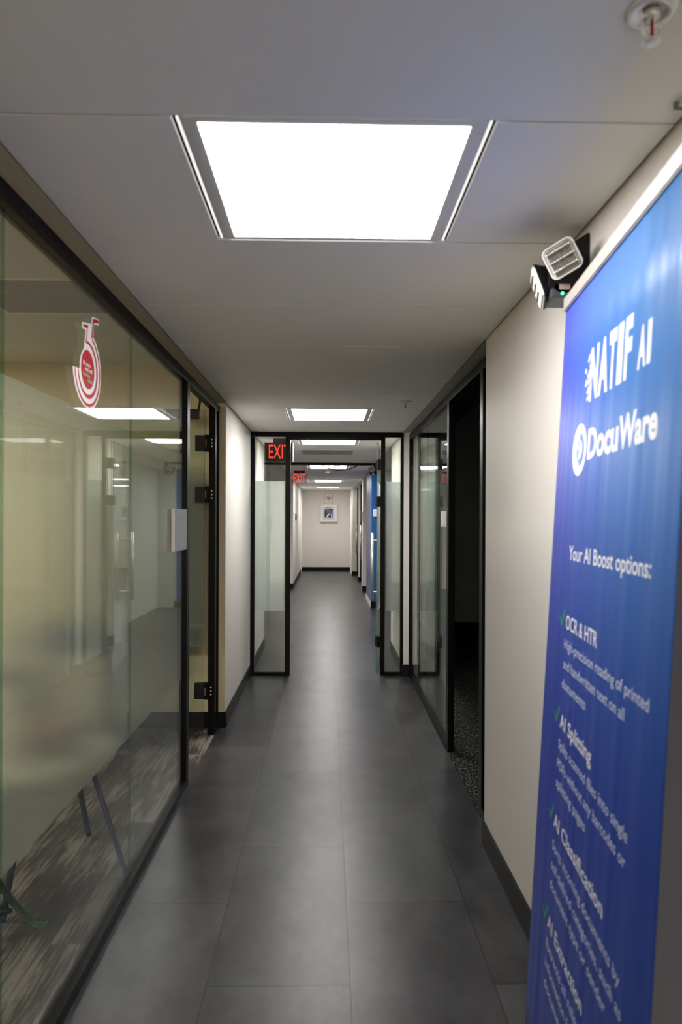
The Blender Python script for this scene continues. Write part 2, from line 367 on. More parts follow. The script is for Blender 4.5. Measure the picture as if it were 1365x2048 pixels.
struct(box('trim_2', mat('grey_margin', (.42, .41, .40), .6), WX, .87, 3.25, 6.75, H, H + .03))

# walls
struct(box('wall_left', M['wall'], -.87, -WX, 5.10, 8.20, 0, H + .1))
struct(box('wall_room', M['wall_room'], -4.2, -.758, 5.095, 5.25, 0, 2.72))
struct(box('wall_room', M['wall_room'], -4.35, -4.2, -3, 5.1, 0, 2.72))
struct(box('wall_room', M['wall_room'], -.87, -.81, -3, 5.095, H + .006, 2.72))
struct(box('wall_back', M['wall'], -4.3, -.87, -3.1, -3, 0, 2.82))
struct(box('wall_back', M['wall'], .87, 4.3, -3.1, -3, 0, 2.82))
struct(box('wall_back', M['wall'], -3.1, 3.1, -8.1, -8, 0, 2.5))
struct(box('wall_back', M['wall'], -3.1, -3, -8, -3.1, 0, 2.5))
struct(box('wall_back', M['wall'], 3, 3.1, -8, -3.1, 0, 2.5))
struct(box('ceiling', M['ceil'], -3, 3, -8, -3, H, H + .02))
struct(MB().quad((-3, -8, 0), (3, -8, 0), (3, -3, 0), (-3, -3, 0)).build('floor', mat('pale_lobby_floor', (.5, .48, .45), .4)))  # unseen lobby floor, kept pale to bounce light onto the ceiling
struct(box('wall_right', M['wall'], WX, .87, -3, 3.25, 0, H + .4))
struct(box('wall_right', M['wall'], WX, .819, 6.75, 8.05, 0, H + .1))
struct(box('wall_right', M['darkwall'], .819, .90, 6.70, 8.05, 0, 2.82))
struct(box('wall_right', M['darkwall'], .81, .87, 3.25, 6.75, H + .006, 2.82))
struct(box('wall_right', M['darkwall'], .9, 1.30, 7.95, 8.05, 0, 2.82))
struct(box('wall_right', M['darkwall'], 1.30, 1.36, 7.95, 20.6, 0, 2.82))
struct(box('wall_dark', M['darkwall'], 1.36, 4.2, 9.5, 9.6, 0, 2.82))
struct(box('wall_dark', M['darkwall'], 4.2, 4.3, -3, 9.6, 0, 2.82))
struct(box('baseboard_dark', M['baseb'], 1.36, 4.2, 9.485, 9.5, 0, .115))
# beyond the portal, left: open area
struct(box('wall_area', M['wall'], -5, -.87, 8.10, 8.20, 0, H + .1))
struct(box('wall_area', M['wall'], -5.1, -5, 8.1, 15.3, 0, H + .1))
struct(box('wall_left', M['wall'], -5, -WX, 15.15, 15.3, 0, H + .1))
struct(box('wall_left', M['wall'], -.87, -WX, 15.3, 20.45, 0, H + .1))
struct(box('wall_end', M['wall'], -1.0, 1.36, 20.45, 20.6, 0, H + .1))
# right side blocks
struct(box('wall_blue', M['periwinkle'], .771, .90, 11.895, 13.4, 0, H))
struct(box('wall_blue', M['blue'], .772, .97, 11.89, 11.895, 0, H))
struct(box('wall_alcove', M['darkwall'], .97, 1.30, 11.9, 12.0, 0, H))
struct(box('wall_right', M['wall'], .765, 1.30, 14.62, 15.1, 0, H))
struct(box('wall_right', M['wall'], .781, 1.30, 16.90, 17.02, 0, H))
struct(box('wall_right', M['wall'], .690, 1.30, 18.73, 20.45, 0, H))
# baseboards
bb = .112; bt = .012
def base(name, x0, x1, y0, y1): return struct(box(name, M['baseb'], x0, x1, y0, y1, 0, bb, None, .003))
base('baseboard_right', WX - bt, WX, -3, 3.25)
base('baseboard_left', -WX, -WX + bt, 5.10 - bt, 6.75)
base('baseboard_left', -.803, -WX, 5.083, 5.095)
base('baseboard_room', -4.2, -.86, 5.083, 5.095)
base('baseboard_left', -WX, -WX + bt, 6.80, 8.20)
base('baseboard_right', WX - bt, .821, 6.72, 6.75)
base('baseboard_right', WX - bt, WX, 6.80, 8.05)
base('baseboard_left', -.87, -WX + bt, 15.138, 15.15)
base('baseboard_left', -WX, -WX + bt, 15.15, 20.45)
base('baseboard_end', -WX, .69, 20.438, 20.45)
base('baseboard_right', .76, 1.0, 11.878, 11.89)
struct(box('baseboard_right', M['whitemetal'], .759, .771, 11.89, 13.4, 0, .09))
base('baseboard_right', .753, 1.3, 14.608, 14.62)
base('baseboard_right', .769, 1.3, 16.888, 16.90)
base('baseboard_right', .678, 1.3, 18.718, 18.73)
# white casings of the opening before the end wall
for s in (-1, 1):
    t = empty('trim_3' if s < 0 else 'trim_4', (s * .74, 19.6, 0)); struct(t)
    xa, xb = (-WX, -.725) if s < 0 else (.66, .690)
    box('casing', M['white'], xa, xb, 19.5, 19.62, 0, 2.28, t)
    box('bracket', M['steel'], (xa + .002) if s < 0 else xa - .01, (xb + .012) if s < 0 else xb - .002, 19.44, 19.52, 2.20, 2.30, t)
# dark ceiling track with the change of ceiling
struct(box('trim_5', M['blackmatte'], -1.2, WX, 10.42, 10.50, H - .035, H + .012))

# ================================================================ GLASS FRONTS
def pane(parent, x0, x1, y0, y1, z0, z1, name='glass_pane', m=None):
    """slab of glass with green edges"""
    g = MB(); g.box(x0, x1, y0, y1, z0, z1); thin = min(x1 - x0, y1 - y0)
    g.bm.faces.ensure_lookup_table()
    for f in g.bm.faces:
        n = f.normal if f.normal.length else (f.calc_center_median())
        f.normal_update(); n = f.normal
        big = abs(n.x) > .5 if (x1 - x0) == thin else abs(n.y) > .5
        f.material_index = 0 if big else 1
    return g.build(name, [m or M['glass'], M['edge'] if name == 'glass_leaf' else M['joint']], parent)
FZ0, FZ1 = .627, 1.918
# --- left front: window_1
win1 = struct(empty('window_1', (-.825, 0, 0)))
box('window_frame', M['black'], -.850, -.803, -3, 3.93, 0, .045, win1, .003)
box('window_frame', M['black'], -.850, -.803, -3, 3.93, 2.335, 2.388, win1, .003)
box('window_frame', M['black'], -.848, -.803, 3.93, 4.00, 0, 2.388, win1, .003)
ys1 = [-2.9, -1.65, -.52, .615, 1.745, 2.878, 3.935]
for a, b in zip(ys1, ys1[1:]):
    pane(win1, -.831, -.820, a + .0015, b - .0015, .04, 2.345)
    box('frosted_film', M['film'], -.8335, -.8325, a + .004, b - .004, FZ0, FZ1, win1)
# --- left door frame: door_1
d1 = struct(empty('door_1', (-.825, 4.5, 0)))
box('door_frame', M['black'], -.850, -.803, 4.00, 5.10, 2.335, 2.388, d1, .003)
box('door_frame', M['black'], -.850, -.803, 4.905, 4.975, 0, 2.336, d1, .003)
box('door_frame', M['black'], -.850, -.803, 5.06, 5.083, 0, 2.336, d1, .002)
box('door_frame', M['black'], -.850, -.803, 4.975, 5.06, 0, .045, d1)
pane(d1, -.831, -.820, 4.975, 5.06, .04, 2.34)
leafL = pane(d1, -1.76, -.880, 4.908, 4.920, .012, 2.325, 'glass_leaf', M['glassdoor'])
box('frosted_film', M['film'], -1.758, -.882, 4.9215, 4.9222, FZ0, FZ1, d1)
def hinge_left(z0, z1, parent):
    h = box('hinge', M['blackmatte'], -.948, -.878, 4.895, 4.932, z0, z1, parent, .006)
    k = MB().box(-.878, -.8505, 4.890, 4.938, z0 - .003, z1 + .003, .003).box(-.852, -.842, 4.897, 4.93, z0 + .02, z1 - .02, .002)
    k.build('knuckle', M['black'], h)
    MB().box(-.870, -.866, 4.8885, 4.8905, z0 + .03, z1 - .03).build('pin', M['brass'], h)
    for i in range(3):
        zc = z0 + (z1 - z0) * (.28 + .22 * i)
        MB().lathe([(0, .003), (.0055, .003), (.007, 0), (0, 0)], (-.828, 4.9035, zc), (0, -1, 0), 14).build('screw', M['brass'], h)
for a, b in ((2.033, 2.146), (1.665, 1.777), (.258, .371)): hinge_left(a, b, d1)
c = box('door_closer', M['blackmatte'], -1.16, -.925, 4.925, 4.965, 2.265, 2.335, d1, .006)
MB().tube([(-.93, 4.93, 2.33), (-.86, 4.62, 2.345), (-.845, 4.5, 2.345)], .008).build('closer_arm', M['blackmatte'], c)
# --- right front: window_2 and the opening of door_3
win2 = struct(empty('window_2', (.83, 5.6, 0)))
box('window_frame', M['black'], .807, .852, 4.60, 6.72, 0, .045, win2, .003)
box('window_frame', M['black'], .807, .852, 3.25, 6.72, 2.335, 2.388, win2, .003)
box('window_frame', M['black'], .807, .852, 4.53, 4.60, 0, 2.336, win2, .003)
box('window_frame', M['black'], .807, .852, 6.69, 6.72, 0, 2.336, win2, .002)
for a, b in ((4.60, 5.645), (5.645, 6.69)):
    pane(win2, .8255, .8365, a + .0015, b - .0015, .04, 2.345)
    box('frosted_film', M['film3'], .8385, .8392, a + .004, b - .004, FZ0, FZ1, win2)
d3 = struct(empty('door_3', (.83, 3.6, 0)))
box('door_frame', M['black'], .807, .852, 3.535, 3.605, 0, 2.336, d3, .003)
box('door_frame', M['black'], .807, .852, 3.25, 3.535, 0, .045, d3, .002)
box('door_frame', M['black'], .807, .852, 3.25, 3.275, 0, 2.336, d3, .002)
pane(d3, .8255, .8365, 3.275, 3.535, .04, 2.34)
box('frosted_film', M['film3'], .8385, .8392, 3.278, 3.532, FZ0, FZ1, d3)
pane(d3, .875, 1.74, 3.59, 3.602, .012, 2.325, 'glass_leaf', M['glassdoor'])
for z in (.31, 1.72, 2.09): box('hinge', M['blackmatte'], .852, .935, 3.575, 3.615, z - .055, z + .055, d3, .005)
# --- portal across the corridor: window_3 (sidelights) and door_2
P0, P1 = 6.75, 6.80
win3 = struct(empty('window_3', (0, 6.75, 0)))
for x0, x1, z0, z1 in ((-WX, -.718, 0, 2.36), (-.415, -.366, 0, 2.345), (.529, .573, 0, 2.345), (.727, WX, 0, 2.36),
                       (-.718, -.415, 0, .036), (.573, .727, 0, .036), (-WX, WX, 2.362, H - .001), (-.415, .573, 2.335, 2.362)):
    box('window_frame', M['black'], x0, x1, P0, P1, z0, z1, win3, .002)
for x0, x1 in ((-.718, -.415), (.573, .727)):
    pane(win3, x0, x1, 6.769, 6.779, .034, 2.364)
    box('frosted_film', M['film2'], x0 + .001, x1 - .001, 6.7805, 6.7812, .638, 1.923, win3)
d2 = struct(empty('door_2', (.5, 6.87, 0)))
ang = math.radians(-6.9)
dl = MB(); dl.box(-.005, .006, 0, .88, .012, 2.325)
for f in dl.bm.faces: f.normal_update(); f.material_index = 0 if abs(f.normal.x) > .5 else 1
def place(mb): bmesh.ops.transform(mb.bm, matrix=Matrix.Translation((.5, 6.87, 0)) @ Matrix.Rotation(ang, 4, 'Z'), verts=mb.bm.verts); return mb
place(dl).build('glass_leaf', [M['glassdoor'], M['edge']], d2)
place(MB().box(.0065, .0072, .002, .878, .638, 1.923)).build('frosted_film', M['film2'], d2)
for z0, z1 in ((2.045, 2.149), (1.674, 1.777), (.270, .373)):
    h = place(MB().box(-.012, .012, -.004, .075, z0, z1, .004)).build('hinge', M['blackmatte'], d2)
    MB().box(.500, .535, 6.80, 6.875, z0, z1, .003).build('knuckle', M['black'], h)
hd = place(MB().tube([(-.083, .70, .646), (-.083, .70, 1.396)], .0175, 18)).build('handle', M['champagne'], d2)
place(MB().tube([(.083, .70, .646), (.083, .70, 1.396)], .0175, 18)).build('handle', M['champagne'], d2)
for z in (.742, 1.315): place(MB().cyl((-.083, .70, z), (.083, .70, z), .0105)).build('handle_post', M['champagne'], hd)

# far glass doors on the right
def far_door(n, y0, y1, hy, z0, z1):
    d = struct(empty('door_%d' % n, (.84, y0, 0)))
    box('door_frame', M['black'], .82, .86, y0, y0 + .06, 0, H, d)
    box('door_frame', M['black'], .82, .86, y1 - .06, y1, 0, H, d)
    pane(d, .835, .845, y0 + .06, y1 - .06, .01, H, 'glass_leaf', M['glassdoor'])
    h = MB().tube([(.755, hy, z0), (.755, hy, z1)], .016, 14).build('handle', M['steel'], d)
    for z in (z0 + .09, z1 - .09): MB().cyl((.755, hy, z), (.836, hy, z), .009).build('handle_post', M['steel'], h)
far_door(4, 15.1, 16.9, 15.35, .66, 1.41)
far_door(5, 17.02, 18.73, 17.4, .67, 1.41)

# ================================================================ CEILING FIXTURES
def panel_light(y, label, group):
    t = thing('ceiling_light', label, 'ceiling light', (LX, y + LW / 2, H), group)
    h = LW / 2; cy = y + h
    z_ = H - .004
    MB().quad((LX - h, cy - h, z_), (LX - h, cy + h, z_), (LX + h, cy + h, z_), (LX + h, cy - h, z_)).build('diffuser', M['lit'], t, fix=False)
    MB().box(LX - h - .03, LX + h + .03, cy - h - .018, cy + h + .018, H - .0035, H + .06).build('housing', M['frame'], t)
    fr = MB()
    for a, b, e in ((h, h + .0225, 0), (h + .0245, h + .038, 0)):
        ey = min(b, h + .0225) if a == h else None
        fr.box(LX - b, LX - a, cy - h - .022, cy + h + .022, H - (.003 if a == h else .0), H + .02)
        fr.box(LX + a, LX + b, cy - h - .022, cy + h + .022, H - (.003 if a == h else .0), H + .02)
    fr.box(LX - h, LX + h, cy - h - .022, cy - h, H - .003, H + .02)
    fr.box(LX - h, LX + h, cy + h, cy + h + .0215, H - .003, H + .02)
    fr.build('frame', M['frame'], t)
    for s in (-1, 1):  # glowing strips in place of tile edges lit by the panel
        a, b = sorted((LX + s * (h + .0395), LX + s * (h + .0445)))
        MB().box(a, b, cy - h - .015, cy + h + .02, H - .0012, H + .01).build('lit_edge_glow', M['edge_glow'], t)
    MB().box(LX - h - .015, LX + h + .015, cy + h + .024, cy + h + .029, H - .0012, H + .01).build('lit_edge_glow', M['edge_glow'], t)
    return t
LAB = ['square LED ceiling panel at the near end of the corridor, behind the viewer',
       'large bright square LED ceiling panel nearest the viewer, in front of the glass portal',
       'square LED ceiling panel just in front of the black glass portal',
       'square LED ceiling panel right behind the portal header, before the grey air grille',
       'square LED ceiling panel past the dark ceiling track, with the cable loop hanging across it',
       'narrow-looking LED ceiling panel between the smoke detector and the farthest panel',
       'farthest LED ceiling panel, just before the end wall']
for (y, _), l in zip(LIGHTS, LAB): panel_light(y, l, 'square LED panels along the corridor ceiling')

def grille(name, x0, x1, y0, y1, z, label, group=None, white=True, dz=.03, n=14):
    t = thing(name, label, 'air vent', ((x0 + x1) / 2, (y0 + y1) / 2, z), group)
    b = .018
    f = MB(); f.box(x0 - b, x1 + b, y0 - b, y0, z - .006, z + .002).box(x0 - b, x1 + b, y1, y1 + b, z - .006, z + .002)
    f.box(x0 - b, x0, y0, y1, z - .006, z + .002).box(x1, x1 + b, y0, y1, z - .006, z + .002)
    f.build('frame', M['frame'], t)
    g = MB()
    k = int((y1 - y0) / .022)
    for i in range(k): g.box(x0, x1, y0 + (i + .2) * (y1 - y0) / k, y0 + (i + .6) * (y1 - y0) / k, z - .004, z - .001)
    k = int((x1 - x0) / .022)
    for i in range(k): g.box(x0 + (i + .2) * (x1 - x0) / k, x0 + (i + .6) * (x1 - x0) / k, y0, y1, z - .0035, z - .0015)
    g.build('grille', mat('grille_grey', (.36, .36, .34), .5), t)
    MB().quad((x0, y0, z - .0008), (x1, y0, z - .0008), (x1, y1, z - .0008), (x0, y1, z - .0008)).build('backing', M['perfor'], t)
    return t
grille('air_vent', -.32, .32, 8.45, 9.02, H - .001, 'grey square air return grille in the corridor ceiling beyond the portal')
grille('air_vent', -1.767, -1.21, 3.29, 3.82, 2.69, 'square perforated air vent in the ceiling of the glass-fronted room on the left')

def sprinkler(x, y, label):
    t = thing('sprinkler', label, 'fire sprinkler', (x, y, H), 'pendent fire sprinklers in the corridor ceiling')
    MB().lathe([(.0, .0), (.041, .0), (.043, -.003), (.038, -.006), (.026, -.007), (.022, -.001), (.0, -.001)], (x, y, H)).build('escutcheon', M['chrome'], t)
    MB().lathe([(.0, -.0), (.013, -.0), (.013, -.012), (.010, -.016), (.0, -.016)], (x, y, H)).build('body', M['chrome'], t)
    fr = MB()
    for s in (-1, 1): fr.tube([(x + s * .010, y, H - .014), (x + s * .017, y, H - .026), (x + s * .012, y, H - .040), (x + s * .003, y, H - .050)], .0025, 8)
    fr.build('frame_arm', M['chrome'], t)
    MB().cyl((x, y, H - .016), (x, y, H - .046), .0028).build('glass_bulb', M['bulb'], t)
    d = MB().lathe([(.0, -.050), (.006, -.050), (.015, -.053), (.015, -.055), (.0, -.055)], (x, y, H)); d.build('deflector', M['chrome'], t)
sprinkler(.543, 1.137, 'blurred chrome fire sprinkler at the upper right corner of the ceiling')
sprinkler(.568, 4.964, 'small chrome fire sprinkler in the ceiling right of the second light panel')
t = thing('ceiling_speaker', 'shallow grey box with a dark rim at the ceiling edge by the blurred sprinkler', 'speaker', (.735, 1.27, H))
MB().box(.716, .7565, 1.16, 1.383, H - .012, H).build('cover', M['frame'], t)
MB().box(.709, .7565, 1.383, 1.391, H - .014, H).build('rim', M['perfor'], t)
t = thing('smoke_detector', 'white round smoke detector on the ceiling beyond the hanging cable', 'smoke detector', (.0, 12.0, H))
MB().lathe([(0, 0), (.062, 0), (.064, -.012), (.052, -.018), (0, -.018)], (0, 12.0, H)).build('base', M['white'], t)
MB().lathe([(0, -.018), (.046, -.018), (.044, -.045), (.030, -.055), (0, -.055)], (0, 12.0, H)).build('sensor_head', M['white'], t)

# exit signs
def exit_sign(x0, x1, y, z0, z1, label, acrylic=False):
    t = thing('exit_sign', label, 'exit sign', ((x0 + x1) / 2, y, z1), None)
    fn = lambda u, v, tt: (u, tt, v)
    if acrylic:
        MB().box(x0, x1, y, y + .008, z0, z1, .001).build('acrylic_panel', M['acrylic'], t)
        MB().box(x0 + .05, x1 - .05, y - .03, y + .04, z1, H, .004).build('canopy', M['blackmatte'], t)
        lt = MB(); text_into(lt, 'EXIT', x0 + .045, x1 - .04, z0 + .014, .150, fn, y - .001, .004); lt.build('lettering', M['red'], t)
        a = MB(); a.ribbon([(x0 + .032, z0 + .12), (x0 + .008, z0 + .09), (x0 + .032, z0 + .06)], .012, fn, y - .001); a.build('arrow', M['red'], t)
    else:
        MB().box(x0, x1, y, y + .045, z0, z1, .008).build('housing', M['whitemetal'], t)
        MB().box(x0, x1 - .008, y - .006, y + .001, z0, z1, .003).build('face_plate', M['blackmatte'], t)
        MB().box(x0 + .09, x1 - .07, y, y + .05, z1, H, .004).build('canopy', M['blackmatte'], t)
        lt = MB(); text_into(lt, 'EXIT', x0 + .045, x1 - .035, z0 + .034, .148, fn, y - .0072, .006); lt.build('lettering', M['red'], t)
exit_sign(-.672, -.366, 7.3, 2.158, 2.362, 'black exit sign with red letters behind the left sidelight of the portal')
exit_sign(-.650, -.355, 12.2, 2.188, 2.367, 'clear acrylic exit sign with red letters and left arrow, deeper in the corridor', True)

# hanging cable
tag(MB().tube([(-.08 + .55 * i / 20, 10.46 + .01 * math.sin(i), H - .03 - .085 * math.sin(math.pi * i / 20) ** .8) for i in range(21)], .006, 8).build('cable', M['blackmatte']),
    'black cable drooping in a loop from the dark ceiling track', 'cable')

# emergency lights
def head_square(mb_parent, c, dirv, s=.098, up_roll=0.):
    d = Vector(dirv).normalized(); q = d.to_track_quat('Z', 'Y').to_matrix().to_4x4(); Mx = Matrix.Translation(c) @ q @ Matrix.Rotation(up_roll, 4, 'Z')
    def rr(h, r, n=6):
        P = []
        for cx, cy, a0 in ((h - r, h - r, 0), (-h + r, h - r, 90), (-h + r, -h + r, 180), (h - r, -h + r, 270)):
            for k in range(n + 1):
                a = math.radians(a0 + 90 * k / n); P.append((cx + r * math.cos(a), cy + r * math.sin(a)))
        return P
    fn = lambda sc_: (lambda u, v, t_: Mx @ Vector((u, v, t_)))
    shell = MB(); rings = []
    for h, z in ((.016, -.058), (.030, -.052), (.044, -.030), (s / 2, -.006), (s / 2, .0)):
        rings.append([shell.bm.verts.new(Mx @ Vector((u, v, z))) for u, v in rr(h, h * .38)])
    for A, B in zip(rings, rings[1:]):
        for i in range(len(A)):
            f = shell.bm.faces.new((A[i], A[(i + 1) % len(A)], B[(i + 1) % len(A)], B[i])); f.smooth = True
    shell.bm.faces.new(rings[0][::-1])
    hd = shell.build('lamp_head', M['blackmatte'], mb_parent)
    rim = MB(); h = s / 2; P = rr(h - .001, h * .38); Q = rr(h - .005, (h - .005) * .36)
    for i in range(len(P)):
        j = (i + 1) % len(P); rim.quad(*(Mx @ Vector(p) for p in ((*P[i], .002), (*P[j], .002), (*Q[j], .002), (*Q[i], .002))))
    rim.build('lens_rim', M['frame'], hd)
    lens = MB(); Q = rr(h - .005, (h - .005) * .36); lens.bm.faces.new([lens.bm.verts.new(Mx @ Vector((u, v, -.002))) for u, v in Q])
    n = 13; ww = (h - .012) * 2 / n
    for i in range(n):
        u0 = -h + .012 + i * ww
        p = [(u0, -.002), (u0 + ww / 2, .0085), (u0 + ww, -.002)]
        for (ua, za), (ub, zb) in zip(p, p[1:]): lens.quad(*(Mx @ Vector(q_) for q_ in ((ua, -h + .010, za), (ub, -h + .010, zb), (ub, h - .010, zb), (ua, h - .010, za))))
    lens.build('lens', M['lens'], hd, fix=False)
    dots = MB()
    for v in (-.026, 0, .026):
        for i in range(12): dots.lathe([(0, .013), (.003, .011), (.0035, .007)], Mx @ Vector((-.033 + i * .006, v, 0)), tuple(Mx.to_3x3() @ Vector((0, 0, 1))), 6)
    dots.build('reflector', mat('reflector_sparkle', (.9, .88, .8), .15, metal=1.0), hd)
    return hd
def emergency_light(o, label, mir=1):
    ox, oy, oz = o
    t = thing('emergency_light', label, 'emergency light', o)
    def R(p): return (ox + p[0], oy + p[1], oz + p[2])
    b = MB()
    poly = [(0, .0), (-.112, -.075), (-.117, -.165), (-.085, -.185), (0, -.170)]
    b.prism([(x, z) for x, z in poly], lambda u, v, tt: R((u, tt, v)), 0, .085)
    bmesh.ops.bevel(b.bm, geom=list(b.bm.edges), offset=.004, segments=2, affect='EDGES')
    b.build('body', M['blackmatte'], t)
    # under-slung battery housing with test label and charge lamp
    hb = MB(); hb.box(ox - .112, ox - .0, oy + .0, oy + .105, oz - .193, oz - .145, .010); hs = hb.build('battery_housing', mat('charcoal_plastic', (.05, .058, .068), .45), t)
    MB().box(ox - .090, ox - .058, oy - .0012, oy + .0, oz - .170, oz - .155).build('rating_label', mat('label_pink', (.45, .36, .34), .6), hs)
    MB().lathe([(0, .004), (.004, .002), (.0045, 0)], (ox - .081, oy - .001, oz - .181), (0, -1, 0), 12).build('charge_lamp', M['led'], hs)
    head_square(t, R((-.103, -.062, -.104)), (-.42, -.85, -.22), .094, math.radians(24))
    h2 = head_square(t, R((-.128, .075, -.140)), (-.93, .20, -.30), .110, math.radians(8))
    MB().tube([R((-.05, .03, -.10)), R((-.085, -.02, -.11)), R((-.105, -.035, -.115))], .014, 10).build('swivel', M['blackmatte'], t)
    MB().tube([R((-.05, .06, -.12)), R((-.10, .07, -.135))], .014, 10).build('swivel', M['blackmatte'], t)
    return t
emergency_light((WX, 1.957, 2.385), 'black twin-head emergency light with green charge lamp, high on the right wall above the banner')
emergency_light((WX, 10.1, 2.395), 'black twin-head emergency light partly hidden behind the open portal door')

# ================================================================ THINGS ON WALLS AND GLASS
yE = 20.45
t = thing('aed_cabinet', 'white wall cabinet lettered AED with a dark window, on the end wall', 'AED cabinet', (.04, yE, 1.47))
fx = lambda u, v, tt: (u, tt, v)
MB().box(-.200, .285, yE - .13, yE - .001, 1.472, 1.955, .006).build('body', M['white'], t)
dr = MB(); dr.box(-.145, .228, yE - .142, yE - .129, 1.515, 1.912, .004); dr = dr.build('door', M['whitemetal'], t)
MB().box(-.083, .168, yE - .1435, yE - .1415, 1.585, 1.845).build('window', M['bagblue'], dr)
bg = MB(); bg.prism([(-.083, 1.845), (.168, 1.845), (.168, 1.80), (.03, 1.83), (-.06, 1.84)], fx, yE - .1445, yE - .1440)
bg.prism([(-.083, 1.585), (-.05, 1.585), (.01, 1.71), (-.05, 1.80), (-.083, 1.80)], fx, yE - .1445, yE - .1440)
bg.prism([(.05, 1.585), (.12, 1.585), (.10, 1.68), (.06, 1.70), (.02, 1.62)], fx, yE - .1445, yE - .1440)
bg.build('dark_pouch', M['dark'], dr)
bg = MB(); bg.prism([(-.04, 1.585), (-.02, 1.585), (.09, 1.70), (.01, 1.70)], fx, yE - .1452, yE - .1447)
bg.prism([(.115, 1.585), (.145, 1.60), (.15, 1.72), (.11, 1.68)], fx, yE - .1452, yE - .1447); bg.build('clear_wrap', M['whitemetal'], dr)
lt = MB(); text_into(lt, 'AED', .020, .125, 1.862, .040, fx, yE - .1430, .03)
lt.prism([(-.015, 1.862), (-.042, 1.888), (-.036, 1.902), (-.022, 1.902), (-.015, 1.895), (-.008, 1.902), (.006, 1.902), (.012, 1.888)], fx, yE - .1432, yE - .1428)
lt.build('lettering', M['redp'], dr)
MB().box(-.137, -.130, yE - .150, yE - .142, 1.665, 1.725).build('latch', M['steel'], dr)
MB().box(-.02, .09, yE - .1432, yE - .1428, 1.545, 1.552).build('small_print', M['orange'], dr)
t = thing('aed_sign', 'white sign with maroon border, ring and heart above the AED cabinet', 'sign', (.043, yE, 2.0))
MB().box(-.079, .165, yE - .006, yE - .001, 2.002, 2.315, .002).build('plate', M['white'], t)
b = MB()
for x0, x1, z0, z1 in ((-.074, -.066, 2.01, 2.307), (.152, .160, 2.01, 2.307), (-.066, .152, 2.007, 2.014), (-.066, .152, 2.303, 2.310)): b.box(x0, x1, yE - .0075, yE - .006, z0, z1)
b.build('border', M['maroon'], t)
def ring(mb, cx, cz, r0, r1, yy, n=36):
    for i in range(n):
        a, c = 2 * math.pi * i / n, 2 * math.pi * (i + 1) / n
        mb.quad(*((cx + r * math.cos(q), yy, cz + r * math.sin(q)) for r, q in ((r0, a), (r1, a), (r1, c), (r0, c))))
    return mb
ring(MB(), .046, 2.172, .056, .070, yE - .0075).build('ring', M['maroon'], t)
hh = MB(); hh.prism([(.046, 2.130), (.010, 2.178), (.010, 2.198), (.024, 2.208), (.046, 2.198), (.068, 2.208), (.082, 2.198), (.082, 2.178)], fx, yE - .0085, yE - .0070); hh.build('heart', M['redp'], t)
hh = MB(); hh.prism([(.040, 2.150), (.058, 2.178), (.050, 2.180), (.056, 2.202), (.036, 2.172), (.044, 2.170)], fx, yE - .0095, yE - .0086); hh.build('bolt', M['orange'], t)
sp = MB(); text_into(sp, 'AED', .012, .050, 2.262, .016, fx, yE - .0075, .02)
for z in (2.080, 2.060): sp.box(-.01, .10, yE - .0075, yE - .0065, z, z + .006)
sp.box(-.035, .125, yE - .0075, yE - .0065, 2.034, 2.042); sp.build('small_print', mat('sign_grey_print', (.45, .42, .42), .6), t)

def reader(x0, x1, ya, yb, z0, z1, label, side):
    t = thing('card_reader', label, 'card reader', ((x0 + x1) / 2, (ya + yb) / 2, z0), 'black card readers deep in the corridor')
    MB().box(x0, x1, ya, yb, z0, z1, .003).build('back_plate', M['white'], t)
    xi = (x1, x1 + .012) if side < 0 else (x0 - .012, x0)
    MB().box(xi[0], xi[1], ya + .03, yb - .03, z0 + .02, z1 - .02, .003).build('screen', M['blackmatte'], t)
reader(-WX, -.742, 15.75, 16.35, 1.50, 1.69, 'black card reader on the left wall past the deeper exit sign', -1)
reader(.752, .765, 14.66, 15.05, 1.50, 1.72, 'black card reader on the right wall beside the far door handles', 1)
t = thing('thermostat', 'white rounded thermostat on the bright blue wall end behind the portal door', 'thermostat', (.845, 11.89, 1.59))
MB().box(.800, .885, 11.862, 11.889, 1.592, 1.722, .018).build('cover', M['white'], t)
MB().box(.820, .865, 11.860, 11.863, 1.655, 1.700, .001).build('display', M['frame'], t)

def plaque(x_glass, xo, ya, yb, z0, z1, label, t_):
    t = thing('room_plaque', label, 'room sign', (xo, (ya + yb) / 2, z0))
    a, b = sorted((x_glass, xo))
    s = 1 if xo > x_glass else -1
    MB().box(a, b, ya, yb, z0, z1, .002).build('holder', M['silver'], t)
    q = sorted((xo + s * .0002, xo + s * .001)); MB().box(q[0], q[1], ya + .012, yb - .010, z0 + .008, z1 - .008).build('paper_insert', M['paper'], t)
    for k in range(3):
        q2 = sorted((xo + s * .001, xo + s * .0014)); zz = z1 - .05 - .022 * k
        MB().box(q2[0], q2[1], ya + .05, yb - .11, zz, zz + .004).build('faint_print', mat('faint_print', (.44, .43, .48), .6), t)
    g = x_glass - s * .024
    a, b = sorted((g, g - s * .010)); MB().box(a, b, ya + .01, yb - .01, z0, z1).build('back_holder', M['frame'], t)
plaque(-.820, -.800, 3.600, 3.905, 1.374, 1.600, 'silver framed room plaque on the left glass front beside its black door post', 1)
plaque(.8255, .811, 4.612, 4.850, 1.497, 1.609, 'small silver room plaque on the right glass front beside the black post', 1)

